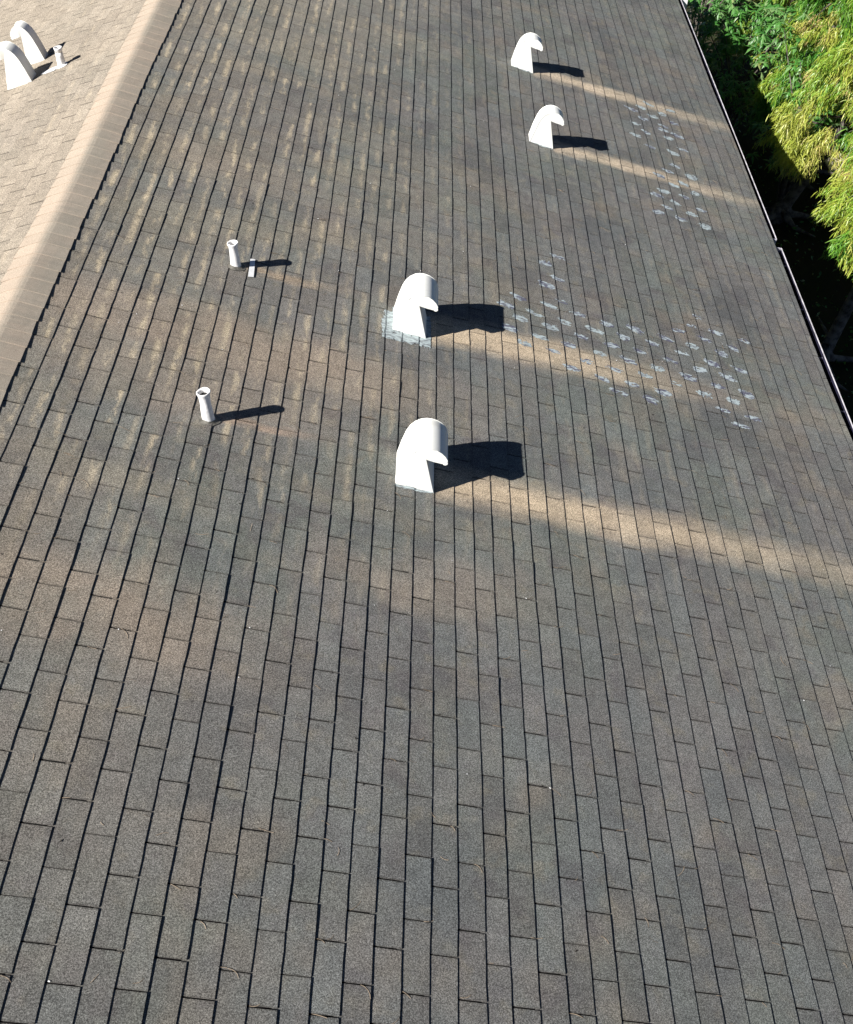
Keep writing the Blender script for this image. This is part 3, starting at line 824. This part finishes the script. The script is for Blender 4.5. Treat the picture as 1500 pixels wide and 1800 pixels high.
def broadleaf(x, y, zb, zt, rad, n, seed, label, x_st=1.0):
    rs = np.random.RandomState(seed)
    root = empty('broadleaf_shrub', (x, y, GZ)); tag(root, label, 'shrub', 'broadleaf evergreens beyond the eave')
    stems = []
    tips = []
    for i in range(16):
        a = rs.uniform(0, 6.28); R = rad * rs.uniform(.3, 1.0); z1 = rs.uniform(zb, zt)
        tip = Vector((x + math.cos(a) * R * x_st, y + math.sin(a) * R, z1)); tips.append(tip)
        m = Vector((x + math.cos(a) * R * .4, y + math.sin(a) * R * .4, (GZ + z1) / 2 + .3))
        stems.append(tube([(x + rs.uniform(-.1, .1), y + rs.uniform(-.1, .1), GZ - .05), tuple(m), tuple(tip)], [.020, .012, .004], 6))
    V, F = merge(stems); mesh_obj('stem', V, F, M_BARK, root)
    V = []; F = []; rn = []
    while len(F) // 2 < n:
        tip = tips[rs.randint(len(tips))]
        c = tip + Vector(tuple(rs.normal(0, .20, 3) * (1, 1, .7)))
        # a whorl of long glossy leaves pointing outward and down
        base = rs.uniform(0, 6.28); tn = np.clip(rs.normal(.45, .2), 0, 1)
        for k in range(rs.randint(5, 9)):
            a = base + k * 6.28 / 7 + rs.uniform(-.3, .3); el = rs.uniform(-1.0, .3)
            d = Vector((math.cos(a) * math.cos(el), math.sin(a) * math.cos(el), math.sin(el))); L = rs.uniform(.09, .16)
            s_ = d.cross(Vector((0, 0, 1))).normalized(); w = L * rs.uniform(.14, .2); up = s_.cross(d).normalized()
            b = len(V)
            V += [tuple(c), tuple(c + d * L * .5 + s_ * w - up * w * .3), tuple(c + d * L * .5), tuple(c + d * L - Vector((0, 0, L * .15))), tuple(c + d * L * .5 - s_ * w - up * w * .3)]
            F += [(b, b + 1, b + 2), (b + 1, b + 3, b + 2), (b, b + 2, b + 4), (b + 2, b + 3, b + 4)]; rn += [float(np.clip(tn + rs.normal(0, .12), 0, 1))] * 5
    o = mesh_obj('foliage', V, F, M_LAUREL, root, attrs={'rnd': rn}); o['kind'] = 'stuff'
    return root
broadleaf(7.35, 14.2, -4.0, -2.45, .85, 5200, 21, 'dark green glossy leaved shrub reaching toward the gutter near the top of the picture')
broadleaf(7.9, 12.2, -3.6, -2.2, .75, 3200, 22, 'glossy green shrub mixed into the conifers just below the top right')
broadleaf(7.1, 16.6, -4.1, -2.6, .95, 5200, 23, 'shaded glossy shrub at the very top edge beside the gutter end')
broadleaf(9.0, 13.4, -3.0, -1.4, .7, 1800, 24, 'pale leaved shrub poking up between the conifers at the top right')
broadleaf(7.6, 18.6, -4.1, -2.4, 1.1, 3600, 25, 'farthest glossy shrub behind the others at the top edge')

# bleached dead branch standing out of the golden conifer
def dead_branch(p, n, seed, L, label):
    rs = np.random.RandomState(seed); p = Vector(p); ps = []
    def rec(q, d, L_, r, lv):
        pts = [q]; dd = d.copy()
        for i in range(3):
            dd = (dd + Vector(tuple(rs.normal(0, .22, 3)))).normalized(); pts.append(pts[-1] + dd * L_ / 3)
        ps.append(tube([tuple(a) for a in pts], [r, r * .8, r * .6, r * .35], 5))
        if lv:
            for i in range(rs.randint(3, 6)):
                b = pts[rs.randint(1, 4)]; nd = (dd + Vector(tuple(rs.normal(0, .7, 3)))).normalized(); rec(b, nd, L_ * rs.uniform(.45, .75), r * .55, lv - 1)
    for i in range(n): rec(p, Vector((-.5, -.3, .3)) + Vector(tuple(rs.normal(0, .3, 3))), L, .010, 3)
    V, F = merge(ps); o = mesh_obj('dead_branch', V, F, M_DEAD); tag(o, label, 'branch'); return o
dead_branch((8.0, 9.3, -2.2), 2, 41, .5, 'bleached bare twiggy branch sticking out of the golden foliage at the right edge')

# leaf litter and ground plants in the shade
V = []; F = []; 
rs = np.random.RandomState(77)
n = 9000
c = np.stack([rs.uniform(5.6, 14, n), rs.uniform(3, 24, n), np.full(n, GZ + .05)], 1)
d = rs.normal(0, 1, (n, 3)); d[:, 2] = np.abs(d[:, 2]) * .5; d /= np.linalg.norm(d, axis=1)[:, None]
e_ = np.cross(d, rs.normal(0, 1, (n, 3))); e_ /= np.linalg.norm(e_, axis=1)[:, None]
L_ = rs.uniform(.02, .07, (n, 1))
Q = np.stack([c - d * L_ * .2, c + d * L_ * .5 + e_ * L_ * .3, c + d * L_, c + d * L_ * .5 - e_ * L_ * .3], 1).reshape(-1, 3)
b = (np.arange(n) * 4)[:, None]
o = mesh_obj('ground_cover', Q, b + np.array([[0, 1, 2, 3]]), M_LAUREL, attrs={'rnd': np.repeat(rs.rand(n), 4)})
tag(o, 'low leaves and litter on the dark ground between house and trees', 'ground cover', kind='stuff')
